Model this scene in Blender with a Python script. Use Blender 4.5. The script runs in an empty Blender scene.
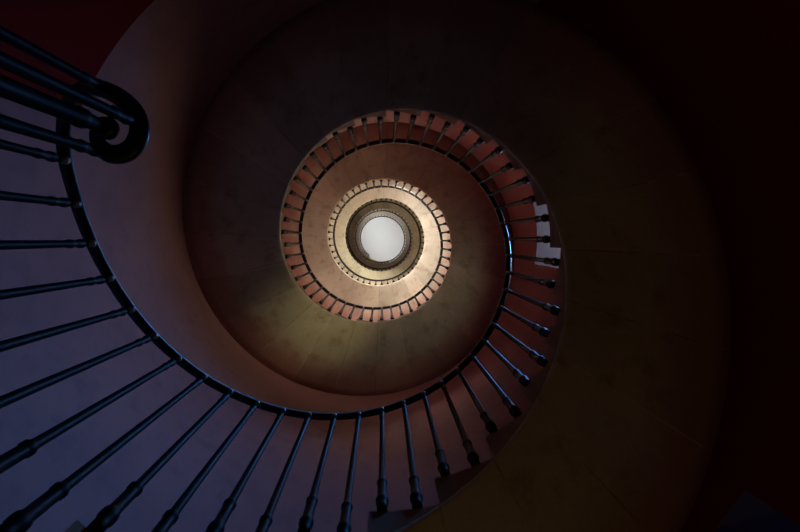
import bpy, bmesh, math, random
from mathutils import Vector, Matrix
random.seed(7)
PI = math.pi
C = bpy.context.scene.collection

# ------------------------------------------------------------------ stair geometry (unit: metres, S = handrail radius)
S = 0.92
F_PX = 500.0
VX, VY = 381.705, 237.966            # where plumb lines meet in the photograph
CAMX, CAMY = 0.00373, 0.02072        # camera off the stair axis
Z0, DZ = 1.57863, 0.0922103          # handrail height above the camera at the first baluster, gain per baluster
A0, DA = 2.88657, 2 * PI / 48        # azimuth of the first baluster, angle per baluster
R_WALL = 1.90
R_OUT = 2.60
R_IN = 1.005
N_END = 249
KN = [0, 12, 24, 36, 48, 60, 72, 96, 120, 160, 200, 250]
KX = [-0.002, -0.004, 0.008, -0.002, 0.011, -0.004, 0.014, -0.005, -0.003, -0.002, -0.006, -0.006]
KY = [0.007, 0.013, 0.009, -0.009, -0.045, -0.007, -0.03, 0.008, 0.03, 0.021, 0.012, -0.008]

def interp(n, ks):
    if n <= KN[0]: return ks[0]
    if n >= KN[-1]: return ks[-1]
    for i in range(len(KN) - 1):
        if KN[i] <= n <= KN[i + 1]:
            t = (n - KN[i]) / (KN[i + 1] - KN[i])
            t = 0.5 * t + 0.5 * t * t * (3 - 2 * t)
            return ks[i] * (1 - t) + ks[i + 1] * t

def cen(n): return interp(n, KX), interp(n, KY)
def az(n): return A0 + DA * n
def zr(n): return Z0 + DZ * n

def W(x, y, z): return Vector((S * x, -S * y, S * z))
def P(r, n, z):
    cx, cy = cen(n); a = az(n)
    return W(cx + r * math.cos(a), cy + r * math.sin(a), z)
def PA(r, a, z): return W(r * math.cos(a), r * math.sin(a), z)

# ------------------------------------------------------------------ camera
u = Vector(((VX - 400) / F_PX, -(VY - 266) / F_PX, 1.0)).normalized()
v = Vector((0, 0, 1)).cross(u)
K = Matrix(((0, -v.z, v.y), (v.z, 0, -v.x), (-v.y, v.x, 0)))
K2 = K @ K
RM = Matrix.Identity(3)
for i in range(3):
    for j in range(3):
        RM[i][j] += K[i][j] + K2[i][j] / (1 + u.z)
row = [Vector((RM[i][0], -RM[i][1], RM[i][2])) for i in range(3)]
right, up, fwd = row
cam = bpy.data.cameras.new('camera')
cam.sensor_fit = 'HORIZONTAL'; cam.sensor_width = 36; cam.lens = 36 * F_PX / 800
cam.clip_start = 0.02; cam.clip_end = 200
co = bpy.data.objects.new('camera', cam); C.objects.link(co)
M4 = Matrix.Identity(4)
for i in range(3):
    M4[i][0] = right[i]; M4[i][1] = up[i]; M4[i][2] = -fwd[i]
M4[0][3] = S * CAMX; M4[1][3] = -S * CAMY; M4[2][3] = 0
co.matrix_world = M4
bpy.context.scene.camera = co
def unproject(px, py, z):
    """point of the picture at height z (in S units), for placing the volute"""
    d = right * ((px - 400) / F_PX) + up * (-(py - 266) / F_PX) + fwd
    t = z * S / d.z
    return Vector((S * CAMX, -S * CAMY, 0)) + d * t

# ------------------------------------------------------------------ world, lights, exposure
wd = bpy.data.worlds.new('world'); bpy.context.scene.world = wd
wd.use_nodes = True
wd.node_tree.nodes['Background'].inputs[0].default_value = (0.35, 0.45, 0.7, 1)
wd.node_tree.nodes['Background'].inputs[1].default_value = 0.0
vs = bpy.context.scene.view_settings
vs.view_transform = 'Standard'; vs.look = 'None'; vs.gamma = 1; vs.use_curve_mapping = False
vs.exposure = 0.0
# daylight of each window: (azimuth from, to in degrees, z from, to, colour, strength)
WINDOWS = [
    (-40.5, -34, 1.0, 2.05, (0.35, 0.25, 1.0), 0.30),
    (-9, 15, 4.20, 6.05, (1.0, 0.92, 0.68), 4.0),
    (66, 92, 9.00, 11.20, (1.0, 0.95, 0.88), 55.0),
    (265, 292, 12.2, 14.3, (1.0, 0.99, 0.70), 15.0),  # added unseen window to light the upper soffits
    (120, 150, 19.3, 21.4, (1.0, 0.98, 0.95), 9.0),  # another added unseen window, for the topmost soffit
    (100, 130, 24.6, 26.6, (0.80, 0.97, 1.0), 14.5),
    (280, 310, 24.6, 26.6, (1.0, 0.97, 0.98), 9.0),
]
ld = bpy.data.lights.new('added_lobby_fill', 'POINT'); ld.energy = 4.5; ld.color = (1.0, 0.72, 0.28); ld.shadow_soft_size = 0.08  # added unseen point light without a fixture, warming lower soffits and wall
lo = bpy.data.objects.new('added_lobby_fill', ld); C.objects.link(lo)
lo.location = PA(1.55, math.radians(205), 0.15)
ld2 = ld.copy(); ld2.energy = 3.0; ld2.color = (1.0, 0.80, 0.40)
lo2 = bpy.data.objects.new('added_lobby_fill', ld2); C.objects.link(lo2)  # further added fill below the view, for the first-flight soffit
lo2.location = PA(1.6, math.radians(300), -0.9)
# area light added inside the second window's embrasure for a steep blue sky cast
sd = bpy.data.lights.new('added_sky_light', 'AREA'); sd.shape = 'RECTANGLE'; sd.size = 0.5; sd.size_y = 0.5
sd.color = (0.06, 0.32, 1.0); sd.energy = 13; sd.spread = math.radians(62)
so = bpy.data.objects.new('added_sky_light', sd); C.objects.link(so)
so.location = PA(2.35, math.radians(4), 5.6)
so.rotation_euler = (PA(1.9, math.radians(214), 1.9) - so.location).to_track_quat('-Z', 'Y').to_euler()

# added unseen warm spot, no fixture, brightening the soffit's inner edge across the well
pd = bpy.data.lights.new('added_soffit_spot', 'SPOT'); pd.energy = 50; pd.color = (1.0, 0.86, 0.42)
pd.spot_size = math.radians(34); pd.spot_blend = 1.0; pd.shadow_soft_size = 0.06
po = bpy.data.objects.new('added_soffit_spot', pd); C.objects.link(po)
po.location = PA(1.78, math.radians(322), 3.6)
po.rotation_euler = (PA(1.02, math.radians(232), 5.7) - po.location).to_track_quat('-Z', 'Y').to_euler()

# ------------------------------------------------------------------ materials
def mat(name):
    m = bpy.data.materials.new(name); m.use_nodes = True
    nt = m.node_tree; b = nt.nodes['Principled BSDF']
    return m, nt, b
def N(nt, t, **kw):
    n = nt.nodes.new(t)
    for k, val in kw.items():
        if k.startswith('i_'): n.inputs[k[2:].replace('_', ' ')].default_value = val
        else: setattr(n, k, val)
    return n
def L(nt, a, b): nt.links.new(a, b)
def math_node(nt, op, a, b=None, c=None, clamp=False):
    n = nt.nodes.new('ShaderNodeMath'); n.operation = op; n.use_clamp = clamp
    for i, x in enumerate((a, b, c)):
        if x is None: continue
        if isinstance(x, (int, float)): n.inputs[i].default_value = x
        else: L(nt, x, n.inputs[i])
    return n.outputs[0]
def mixc(nt, f, a, b, mode='MIX'):
    n = nt.nodes.new('ShaderNodeMix'); n.data_type = 'RGBA'; n.blend_type = mode
    for i, x in ((0, f), (6, a), (7, b)):
        if isinstance(x, (int, float)): n.inputs[i].default_value = x
        elif isinstance(x, tuple): n.inputs[i].default_value = x
        else: L(nt, x, n.inputs[i])
    return n.outputs[2]
def smooth(nt, x, a, b):
    n = nt.nodes.new('ShaderNodeMapRange'); n.interpolation_type = 'SMOOTHSTEP'
    L(nt, x, n.inputs[0]); n.inputs[1].default_value = a; n.inputs[2].default_value = b
    return n.outputs[0]

def make_plaster():
    m, nt, b = mat('wall_plaster')
    tc = N(nt, 'ShaderNodeTexCoord'); sep = N(nt, 'ShaderNodeSeparateXYZ')
    L(nt, tc.outputs['Object'], sep.inputs[0])
    x, y, z = sep.outputs
    n1 = N(nt, 'ShaderNodeTexNoise', i_Scale=0.9, i_Detail=6, i_Roughness=0.6); L(nt, tc.outputs['Object'], n1.inputs['Vector'])
    n2 = N(nt, 'ShaderNodeTexNoise', i_Scale=7.0, i_Detail=5, i_Roughness=0.6); L(nt, tc.outputs['Object'], n2.inputs['Vector'])
    base = mixc(nt, smooth(nt, n1.outputs[0], 0.3, 0.7), (0.36, 0.18, 0.17, 1), (0.31, 0.15, 0.145, 1))
    base = mixc(nt, smooth(nt, n2.outputs[0], 0.45, 0.75), base, (0.26, 0.14, 0.14, 1))
    base = mixc(nt, smooth(nt, z, 4.9 * S, 5.6 * S), base, mixc(nt, n2.outputs[0], (0.56, 0.26, 0.25, 1), (0.47, 0.21, 0.205, 1)))  # paler above this height: extra light painted into the plaster
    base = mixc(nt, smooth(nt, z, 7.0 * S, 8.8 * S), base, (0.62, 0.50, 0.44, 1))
    # dark red oil paint round the lobby, below a level line, on the side away from the stair foot
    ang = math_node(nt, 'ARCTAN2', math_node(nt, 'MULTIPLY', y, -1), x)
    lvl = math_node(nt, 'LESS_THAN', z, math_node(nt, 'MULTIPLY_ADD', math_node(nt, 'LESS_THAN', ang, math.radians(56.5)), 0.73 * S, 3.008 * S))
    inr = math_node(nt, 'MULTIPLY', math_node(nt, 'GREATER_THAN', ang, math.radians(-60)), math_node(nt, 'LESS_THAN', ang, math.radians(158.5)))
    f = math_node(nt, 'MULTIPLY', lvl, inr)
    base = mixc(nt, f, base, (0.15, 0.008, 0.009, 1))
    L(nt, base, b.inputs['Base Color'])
    b.inputs['Roughness'].default_value = 0.9; b.inputs['Specular IOR Level'].default_value = 0.1
    bp = N(nt, 'ShaderNodeBump', i_Strength=0.15, i_Distance=0.01); L(nt, n2.outputs[0], bp.inputs['Height']); L(nt, bp.outputs[0], b.inputs['Normal'])
    return m

def make_stone():
    m, nt, b = mat('stair_stone')
    tc = N(nt, 'ShaderNodeTexCoord'); sep = N(nt, 'ShaderNodeSeparateXYZ')
    geo = N(nt, 'ShaderNodeNewGeometry')
    L(nt, geo.outputs['Position'], sep.inputs[0])
    x, y, z = sep.outputs
    oi = N(nt, 'ShaderNodeObjectInfo')
    n1 = N(nt, 'ShaderNodeTexNoise', i_Scale=2.2, i_Detail=8, i_Roughness=0.65); L(nt, geo.outputs['Position'], n1.inputs['Vector'])
    n2 = N(nt, 'ShaderNodeTexNoise', i_Scale=45.0, i_Detail=4, i_Roughness=0.7); L(nt, geo.outputs['Position'], n2.inputs['Vector'])
    n3 = N(nt, 'ShaderNodeTexNoise', i_Scale=6.0, i_Detail=6, i_Roughness=0.6); L(nt, geo.outputs['Position'], n3.inputs['Vector'])
    c = mixc(nt, smooth(nt, n1.outputs[0], 0.3, 0.7), (0.54, 0.485, 0.375, 1), (0.44, 0.385, 0.285, 1))
    c = mixc(nt, smooth(nt, n3.outputs[0], 0.5, 0.75), c, (0.34, 0.27, 0.18, 1))
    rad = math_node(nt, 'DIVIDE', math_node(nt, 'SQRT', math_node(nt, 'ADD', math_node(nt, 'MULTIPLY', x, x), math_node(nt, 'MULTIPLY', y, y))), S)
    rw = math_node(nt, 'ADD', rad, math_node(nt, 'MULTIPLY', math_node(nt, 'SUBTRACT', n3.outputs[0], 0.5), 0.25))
    # pink tint on the outer soffit: limewash and bounced wall light painted in
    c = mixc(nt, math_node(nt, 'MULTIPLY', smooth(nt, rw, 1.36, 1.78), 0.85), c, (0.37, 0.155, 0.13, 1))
    # mortar joints between the step stones
    ang = math_node(nt, 'ARCTAN2', math_node(nt, 'MULTIPLY', y, -1), x)
    t = math_node(nt, 'FRACT', math_node(nt, 'ADD', math_node(nt, 'DIVIDE', math_node(nt, 'SUBTRACT', ang, A0), 2 * DA), 0.185 + 8))
    d = math_node(nt, 'MULTIPLY', math_node(nt, 'MINIMUM', t, math_node(nt, 'SUBTRACT', 1.0, t)), math_node(nt, 'MULTIPLY', rad, 2 * DA * S))
    d = math_node(nt, 'ADD', d, math_node(nt, 'MULTIPLY', math_node(nt, 'SUBTRACT', n3.outputs[0], 0.5), 0.012))
    jf = math_node(nt, 'LESS_THAN', math_node(nt, 'ABSOLUTE', d), 0.0028)
    jc = mixc(nt, smooth(nt, n1.outputs[0], 0.42, 0.58), (0.66, 0.58, 0.45, 1), (0.16, 0.11, 0.07, 1))
    c = mixc(nt, math_node(nt, 'MULTIPLY', jf, 0.6), c, jc)
    rnd = math_node(nt, 'MULTIPLY_ADD', oi.outputs['Random'], 0.22, 0.86)
    hs = N(nt, 'ShaderNodeHueSaturation'); L(nt, rnd, hs.inputs['Value']); L(nt, c, hs.inputs['Color'])
    sp = math_node(nt, 'MULTIPLY_ADD', n2.outputs[0], 0.35, 0.82)
    hs2 = N(nt, 'ShaderNodeHueSaturation'); L(nt, sp, hs2.inputs['Value']); L(nt, hs.outputs[0], hs2.inputs['Color'])
    L(nt, hs2.outputs[0], b.inputs['Base Color'])
    b.inputs['Roughness'].default_value = 0.8
    bp = N(nt, 'ShaderNodeBump', i_Strength=0.3, i_Distance=0.006); L(nt, n2.outputs[0], bp.inputs['Height']); L(nt, bp.outputs[0], b.inputs['Normal'])
    return m

def simple(name, col, rough=0.5, metal=0.0, scale=20, amount=0.15, coat=0):
    m, nt, b = mat(name)
    tc = N(nt, 'ShaderNodeTexCoord')
    n1 = N(nt, 'ShaderNodeTexNoise', i_Scale=scale, i_Detail=4); L(nt, tc.outputs['Object'], n1.inputs['Vector'])
    dark = tuple(c * (1 - amount) for c in col) + (1,)
    lite = tuple(min(1, c * (1 + amount)) for c in col) + (1,)
    L(nt, mixc(nt, n1.outputs[0], dark, lite), b.inputs['Base Color'])
    L(nt, math_node(nt, 'MULTIPLY_ADD', n1.outputs[0], 0.2, rough - 0.1), b.inputs['Roughness'])
    b.inputs['Metallic'].default_value = metal
    b.inputs['Coat Weight'].default_value = coat
    if name == 'black_enamel_iron': b.inputs['Specular IOR Level'].default_value = 0.15
    return m

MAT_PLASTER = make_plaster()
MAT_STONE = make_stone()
MAT_IRON = simple('black_enamel_iron', (0.006, 0.007, 0.009), 0.5, 0.0, 60, 0.2, 0.0)
MAT_RAIL = simple('black_lacquered_rail', (0.008, 0.008, 0.010), 0.4, 0.0, 30, 0.2, 0.0)
MAT_CAP = simple('worn_steel', (0.30, 0.30, 0.30), 0.45, 0.6, 60, 0.2)
MAT_CEIL = simple('ceiling_plaster', (0.78, 0.78, 0.76), 0.9, 0.0, 1.2, 0.03)
MAT_FLOOR = simple('lobby_flagstone', (0.20, 0.16, 0.12), 0.7, 0.0, 5, 0.3)
MAT_FRAME = simple('window_frame_paint', (0.55, 0.54, 0.52), 0.5, 0.0, 10, 0.1)
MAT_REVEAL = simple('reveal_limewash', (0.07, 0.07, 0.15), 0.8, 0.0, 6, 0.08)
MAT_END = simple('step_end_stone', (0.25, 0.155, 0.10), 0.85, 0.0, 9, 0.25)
def glass(name, col, s):
    m, nt, b = mat(name)
    b.inputs['Base Color'].default_value = (*col, 1); b.inputs['Roughness'].default_value = 0.4
    b.inputs['Emission Color'].default_value = (*col, 1); b.inputs['Emission Strength'].default_value = s
    return m

# ------------------------------------------------------------------ mesh helpers
class MB:
    def __init__(s): s.v = []; s.f = []; s.sm = []; s.mi = []
    def vert(s, p): s.v.append(tuple(p)); return len(s.v) - 1
    def face(s, idx, smooth=True, mi=0): s.f.append(tuple(idx)); s.sm.append(smooth); s.mi.append(mi)
    def quad(s, a, b, c, d, smooth=False, mi=0):
        i = [s.vert(p) for p in (a, b, c, d)]; s.face(i, smooth, mi)
    def rings(s, rings, closed=True, caps=True, smooth=True):
        """rings: list of equal length point lists"""
        ids = [[s.vert(p) for p in r] for r in rings]
        m = len(ids[0])
        for i in range(len(ids) - 1):
            for j in range(m if closed else m - 1):
                k = (j + 1) % m
                s.face((ids[i][j], ids[i][k], ids[i + 1][k], ids[i + 1][j]), smooth)
        if caps:
            s.face(tuple(reversed(ids[0])), False); s.face(tuple(ids[-1]), False)
    def lathe(s, prof, base=Vector((0, 0, 0)), seg=12, smooth=True, axis=None):
        rs = []
        for r, z in prof:
            rs.append([base + Vector((r * math.cos(2 * PI * k / seg), r * math.sin(2 * PI * k / seg), z)) for k in range(seg)])
        s.rings(rs, True, True, smooth)
    def mesh(s, name, mats):
        me = bpy.data.meshes.new(name); me.from_pydata(s.v, [], s.f)
        me.polygons.foreach_set('use_smooth', s.sm); me.polygons.foreach_set('material_index', s.mi)
        for m in (mats if isinstance(mats, (list, tuple)) else [mats]): me.materials.append(m)
        bm = bmesh.new(); bm.from_mesh(me); bmesh.ops.recalc_face_normals(bm, faces=bm.faces)
        bm.to_mesh(me); bm.free(); me.update()
        return me
    def build(s, name, mats, parent=None):
        o = bpy.data.objects.new(name, s.mesh(name, mats)); C.objects.link(o)
        if parent: o.parent = parent
        return o
def link(name, me, parent=None, loc=None):
    o = bpy.data.objects.new(name, me); C.objects.link(o)
    if parent: o.parent = parent
    if loc is not None: o.location = loc
    return o
def empty(name, label, cat):
    o = bpy.data.objects.new(name, None); C.objects.link(o)
    o['label'] = label; o['category'] = cat
    return o

# ------------------------------------------------------------------ setting: round wall with window embrasures
rad_ = math.radians
def build_wall():
    za, zb = -1.6, 27.6
    azs = set(range(0, 360, 3))
    zs = {za, zb}
    for k in range(-1, 28): zs.add(float(k))
    for a, b, c, d, *_ in WINDOWS:
        azs.add(a % 360); azs.add(b % 360); zs.add(c); zs.add(d)
    azs = sorted(azs); zs = sorted(zs)
    def void(ac, zc):
        for a, b, c, d, *_ in WINDOWS:
            for s in (-360, 0, 360):
                if a < ac + s < b and c < zc < d: return True
        return False
    m = MB(); cache = {}
    def vid(r, a, z, key):
        k = (r, round(a % 360, 4), z, key)
        if k not in cache: cache[k] = m.vert(PA(r, rad_(a), z))
        return cache[k]
    n = len(azs)
    cell = {}
    for i in range(n):
        a0 = azs[i]; a1 = azs[(i + 1) % n] + (360 if i == n - 1 else 0)
        for j in range(len(zs) - 1):
            cell[i, j] = void((a0 + a1) / 2, (zs[j] + zs[j + 1]) / 2)
    for (i, j), vd in cell.items():
        a0 = azs[i]; a1 = azs[(i + 1) % n] + (360 if i == n - 1 else 0); z0, z1 = zs[j], zs[j + 1]
        if not vd:
            for r, kk in ((R_WALL, 'i'), (R_OUT, 'o')):
                m.face([vid(r, a, z, kk) for a, z in ((a0, z0), (a1, z0), (a1, z1), (a0, z1))], True)
        else:
            def rev(p, q, mi=1):
                m.quad(PA(R_WALL, rad_(p[0]), p[1]), PA(R_WALL, rad_(q[0]), q[1]), PA(R_OUT, rad_(q[0]), q[1]), PA(R_OUT, rad_(p[0]), p[1]), False, mi)
            if not cell[(i - 1) % n, j]: rev((a0, z0), (a0, z1))
            if not cell[(i + 1) % n, j]: rev((a1, z0), (a1, z1))
            if not cell.get((i, j - 1), False): rev((a0, z0), (a1, z0))
            if not cell.get((i, j + 1), False): rev((a0, z1), (a1, z1))
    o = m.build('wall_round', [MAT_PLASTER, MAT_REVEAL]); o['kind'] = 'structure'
    return o
build_wall()

def disc(name, r, z, th, m_):
    m = MB()
    rs = [[PA(rr, 2 * PI * k / 96, zz) for k in range(96)] for rr, zz in ((r, z), (r, z + th))]
    m.rings(rs, True, True, False)
    o = m.build(name, m_); o['kind'] = 'structure'; return o
disc('ceiling', R_OUT, 27.6, 0.15, MAT_CEIL)
disc('floor', R_OUT, -1.75, 0.15, MAT_FLOOR)

def sector(name, r0, r1, a0, a1, z0, z1, m_, seg=16, parent=None):
    m = MB(); rs = []
    for k in range(seg + 1):
        a = a0 + (a1 - a0) * k / seg
        rs.append([PA(r0, a, z0), PA(r1, a, z0), PA(r1, a, z1), PA(r0, a, z1)])
    m.rings(rs, True, True, False)
    return m.build(name, m_, parent)

# windows: frame, glazing bars and bright pane, deep in the embrasure
for i, (a, b, c, d, col, st) in enumerate(WINDOWS):
    r0, r1 = 2.50, 2.56
    g = glass('window_daylight_%d' % (i + 1), col, st)
    m = MB(); rs = []
    for k in range(9):
        t = rad_(a + (b - a) * k / 8)
        rs.append([PA(2.54, t, c), PA(2.55, t, c), PA(2.55, t, d), PA(2.54, t, d)])
    m.rings(rs, True, True, False)
    w = m.build('window_%d' % (i + 1), g); w['kind'] = 'structure'
    m = MB()
    def bar(a0, a1, z0, z1):
        rs = []
        for k in range(5):
            t = rad_(a0 + (a1 - a0) * k / 4)
            rs.append([PA(r0, t, z0), PA(2.538, t, z0), PA(2.538, t, z1), PA(r0, t, z1)])
        m.rings(rs, True, True, False)
    e = 1.2
    bar(a, b, c, c + 0.05); bar(a, b, d - 0.05, d); bar(a, a + e, c + 0.05, d - 0.05); bar(b - e, b, c + 0.05, d - 0.05)
    mid = (a + b) / 2
    bar(mid - 0.5, mid + 0.5, c + 0.05, d - 0.05)
    for q in (1, 2, 3):
        zq = c + (d - c) * q / 4
        bar(a + e, mid - 0.5, zq - 0.01, zq + 0.01); bar(mid + 0.5, b - e, zq - 0.01, zq + 0.01)
    m.build('window_frame', MAT_FRAME, w)

# ------------------------------------------------------------------ staircase: cantilevered stone steps
def low(n): return 0.0055 * max(0, 24 - n)
def tread_z(k): return zr(2 * k) - 1.005 - low(2 * k)
def soffit_z(n): return zr(n) - 1.25 - low(n) * 0.7
def step_mesh(m, k, first=False, gap=-0.0004):
    T = tread_z(k); n0, n1 = 2 * k - 0.37, 2 * k + 1.63
    rs = []; SEG = 6; G = gap / DA
    for s in range(SEG + 1):
        n = n0 + G + (n1 - n0 - 2 * G) * s / SEG
        zs = soffit_z(n)
        pr = [(R_WALL + 0.03, T), (R_IN + 0.008, T), (R_IN, T - 0.006), (R_IN, zs + 0.052)]
        for q in range(7):
            t = PI * (0.5 + q / 6)
            pr.append((R_IN + 0.002 + 0.017 * math.cos(t), zs + 0.028 + 0.022 * math.sin(t)))
        pr += [(R_IN + 0.012, zs + 0.004), (R_IN + 0.03, zs), (1.25, zs + 0.006), (1.55, zs + 0.006), (1.8, zs + 0.002), (R_WALL + 0.03, zs)]
        cx, cy = cen(n); a = az(n); ring = []
        for r, z in pr:
            t = max(0, min(1, (R_WALL - r) / (R_WALL - R_IN)))
            ring.append(W(cx * t + r * math.cos(a), cy * t + r * math.sin(a), z))
        rs.append(ring)
    ids = [[m.vert(p) for p in r] for r in rs]; M = len(ids[0])
    for i in range(SEG):
        for j in range(M):
            q = (j + 1) % M
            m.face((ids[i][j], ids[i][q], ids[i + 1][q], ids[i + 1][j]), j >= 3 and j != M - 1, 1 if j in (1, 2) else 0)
    for r, rev in ((rs[0], True), (rs[-1], False)):
        cap = [m.vert(p) for p in r]
        m.face(tuple(reversed(cap)) if rev else tuple(cap), False, 0)

stair = empty('stone_staircase', 'spiral stone staircase winding up the round wall around an open well', 'staircase')
K_FIRST, K_IND, K_LAST = 0, 9, 124
for k in range(K_IND, K_IND + 100):
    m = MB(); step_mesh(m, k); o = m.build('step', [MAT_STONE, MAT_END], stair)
m = MB()
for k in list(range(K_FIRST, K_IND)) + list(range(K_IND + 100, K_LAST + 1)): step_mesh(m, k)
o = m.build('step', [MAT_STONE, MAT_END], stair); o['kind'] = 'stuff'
# bottom curtail step that carries the volute balusters
m = MB(); T = tread_z(-1); zb = T - 0.184
out = []
for s in range(9): out.append((R_WALL + 0.03, az(-2.5 + 2 * s / 8) if s else az(-2.5)))
pts = [(R_WALL + 0.03, az(-2.5)), (R_WALL + 0.03, az(-1.5)), (R_WALL + 0.03, az(-0.5)), (0.99, az(-0.5)), (0.85, az(-0.25)), (0.76, az(-0.6)), (0.73, az(-1.4)), (0.76, az(-2.2)), (0.85, az(-2.6)), (0.99, az(-2.5))]
m.rings([[PA(r, a, z) for r, a in pts] for z in (zb, T)], True, True, False)
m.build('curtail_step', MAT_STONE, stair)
nf = 2 * K_LAST + 1.63
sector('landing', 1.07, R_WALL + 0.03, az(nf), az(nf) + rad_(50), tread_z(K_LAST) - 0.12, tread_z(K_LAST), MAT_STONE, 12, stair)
lf = sector('trim_1', 0.70, R_WALL + 0.03, az(-11), az(0.3), T - 0.184 - 0.12, T - 0.184, MAT_FLOOR, 16)
lf['kind'] = 'structure'; lf.name = 'floor_landing'

# ------------------------------------------------------------------ railing
rail = empty('stair_railing', 'black iron stair railing with turned balusters spiralling up around the open well', 'railing')
# volute path in the photograph and its height (S units)
VOL = [((104, 126), 1.32, .024), ((97.5, 124), 1.32, .022), ((93.5, 131), 1.32, .028), ((95, 141), 1.322, .036), ((101, 149), 1.324, .044), ((110, 153.5), 1.326, .048), ((122, 152), 1.33, .05),
       ((132, 144), 1.335, .05), ((137, 130), 1.34, .05), ((133, 113), 1.35, .049), ((121, 99), 1.36, .047), ((106, 90), 1.375, .045), ((91, 86), 1.395, .043), ((77, 89), 1.43, .042), ((67, 99), 1.465, .042), ((62.5, 113), 1.50, .042), ((60.8, 127), 1.53, .042)]
def catmull(pts, sub):
    out = []
    for i in range(len(pts) - 1):
        p0 = pts[max(0, i - 1)]; p1 = pts[i]; p2 = pts[i + 1]; p3 = pts[min(len(pts) - 1, i + 2)]
        for s in range(sub):
            t = s / sub
            out.append(tuple(0.5 * ((2 * b) + (-a + c) * t + (2 * a - 5 * b + 4 * c - d) * t * t + (-a + 3 * b - 3 * c + d) * t ** 3) for a, b, c, d in zip(p0, p1, p2, p3)))
    out.append(pts[-1]); return out
path = []
for (px, py), z, w in VOL:
    p = unproject(px, py, z); path.append((p.x, p.y, p.z, w))
for n in (0.0, 1.0): 
    p = P(1.0, n, zr(n)); path.append((p.x, p.y, p.z, .042))
path = catmull(path, 6)
n = 1.25
while n <= N_END + 0.3:
    p = P(1.0, n, zr(n)); path.append((p.x, p.y, p.z, .042)); n += 0.25 if n < 60 else 0.5
m = MB(); rs = []
PROF = [(-.5, .22), (-.5, .55), (-.36, .82), (-.12, .92), (.12, .92), (.36, .82), (.5, .55), (.5, .22), (.36, .0), (-.36, .0)]
for i, (x, y, z, w) in enumerate(path):
    a = path[max(0, i - 1)]; b = path[min(len(path) - 1, i + 1)]
    t = Vector((b[0] - a[0], b[1] - a[1], 0)).normalized(); sd = Vector((t.y, -t.x, 0))
    rs.append([Vector((x, y, z)) + sd * (q * w * S) + Vector((0, 0, h * .036 * S)) for q, h in PROF])
m.rings(rs, True, True, True)
m.build('handrail', MAT_RAIL, rail)
eye = unproject(104, 127, 1.30)
m = MB(); m.lathe([(.006, -.006), (.020, -.004), (.025, .002), (.026, .02), (.022, .028), (.006, .030)], eye, 24)
m.build('volute_eye', MAT_RAIL, rail)

def baluster_profile(h):
    """h in metres; foot at 0, top at h"""
    k = S
    return [(.0200 * k, -.006), (.0215 * k, .030 * k), (.0205 * k, .045 * k), (.0250 * k, .056 * k), (.0262 * k, .068 * k), (.0245 * k, .082 * k), (.0195 * k, .094 * k), (.0190 * k, .190 * k),
            (.0195 * k, .198 * k), (.0225 * k, .204 * k), (.0225 * k, .216 * k), (.0175 * k, .224 * k), (.0155 * k, .235 * k),
            (.0125 * k, h - .115 * k), (.0155 * k, h - .108 * k), (.0155 * k, h - .094 * k), (.0130 * k, h - .088 * k), (.0130 * k, h - .058 * k), (.0162 * k, h - .050 * k), (.0162 * k, h - .036 * k), (.0125 * k, h - .028 * k), (.0125 * k, h + .006 * k)]
def bal_mesh(h, seg=10):
    m = MB(); m.lathe(baluster_profile(h), seg=seg, smooth=True)
    me = m.mesh('baluster', MAT_IRON)
    return me
ME = {}
R_BAL = 1.006
def bal_for(h):
    q = round(h, 3)
    if q not in ME: ME[q] = bal_mesh(q)
    return ME[q]
capm = MB(); capm.lathe([(.004, -.010), (.009, -.008), (.0125, -.003), (.0125, .006)], seg=10)
CAPM = capm.mesh('fixing_cap', MAT_CAP)
IND = 96
bal0 = None; caps0 = None
for n in range(IND):
    T = tread_z(n // 2)
    base = P(R_BAL, n, T)
    o = link('baluster', bal_for((zr(n) - T) * S), rail, base)
    o.rotation_euler = (0, 0, -az(n))
    # bright end of the fixing bolt where the baluster meets the rail, on the well side
    inner = P(1.0 - .010, n, zr(n) - .004) - base
    c = link('fixing_cap', CAPM, o)
    c.location = Matrix.Rotation(az(n), 3, 'Z') @ inner
    c.rotation_euler = (0, rad_(90) * 0, 0)
m = MB()
for n in range(IND, N_END + 1):
    T = tread_z(n // 2); h = (zr(n) - T) * S
    m.lathe([(.030 * S, 0), (.018 * S, .02), (.018 * S, .15 * S), (.022 * S, .17 * S), (.0125 * S, .20 * S), (.0115 * S, h - .11 * S), (.015 * S, h - .10 * S), (.012 * S, h - .06 * S), (.0158 * S, h - .045 * S), (.0115 * S, h - .02 * S), (.0115 * S, h + .004)], P(1.0, n, T), 6)
o = m.build('baluster', MAT_IRON, rail); o['kind'] = 'stuff'
# balusters and newel below the volute
Tb = tread_z(-1)
for (px, py), z, nm in (((107, 90), 1.375, 'baluster'), ((134, 122), 1.345, 'baluster'), ((104, 153), 1.326, 'baluster')):
    p = unproject(px, py, z); h = p.z - Tb * S
    me = bal_mesh(h); o = link('baluster', me, rail, Vector((p.x, p.y, Tb * S)))
p = unproject(104, 127, 1.30); h = p.z - Tb * S
m = MB(); k = S
m.lathe([(.045 * k, 0), (.045 * k, .02 * k), (.034 * k, .03 * k), (.030 * k, .16 * k), (.036 * k, .17 * k), (.036 * k, .19 * k), (.022 * k, .21 * k), (.019 * k, h - .12 * k), (.024 * k, h - .11 * k), (.024 * k, h - .09 * k), (.018 * k, h - .08 * k), (.018 * k, h + .006)], Vector((p.x, p.y, Tb * S)), 16)
m.build('newel_post', MAT_IRON, rail)
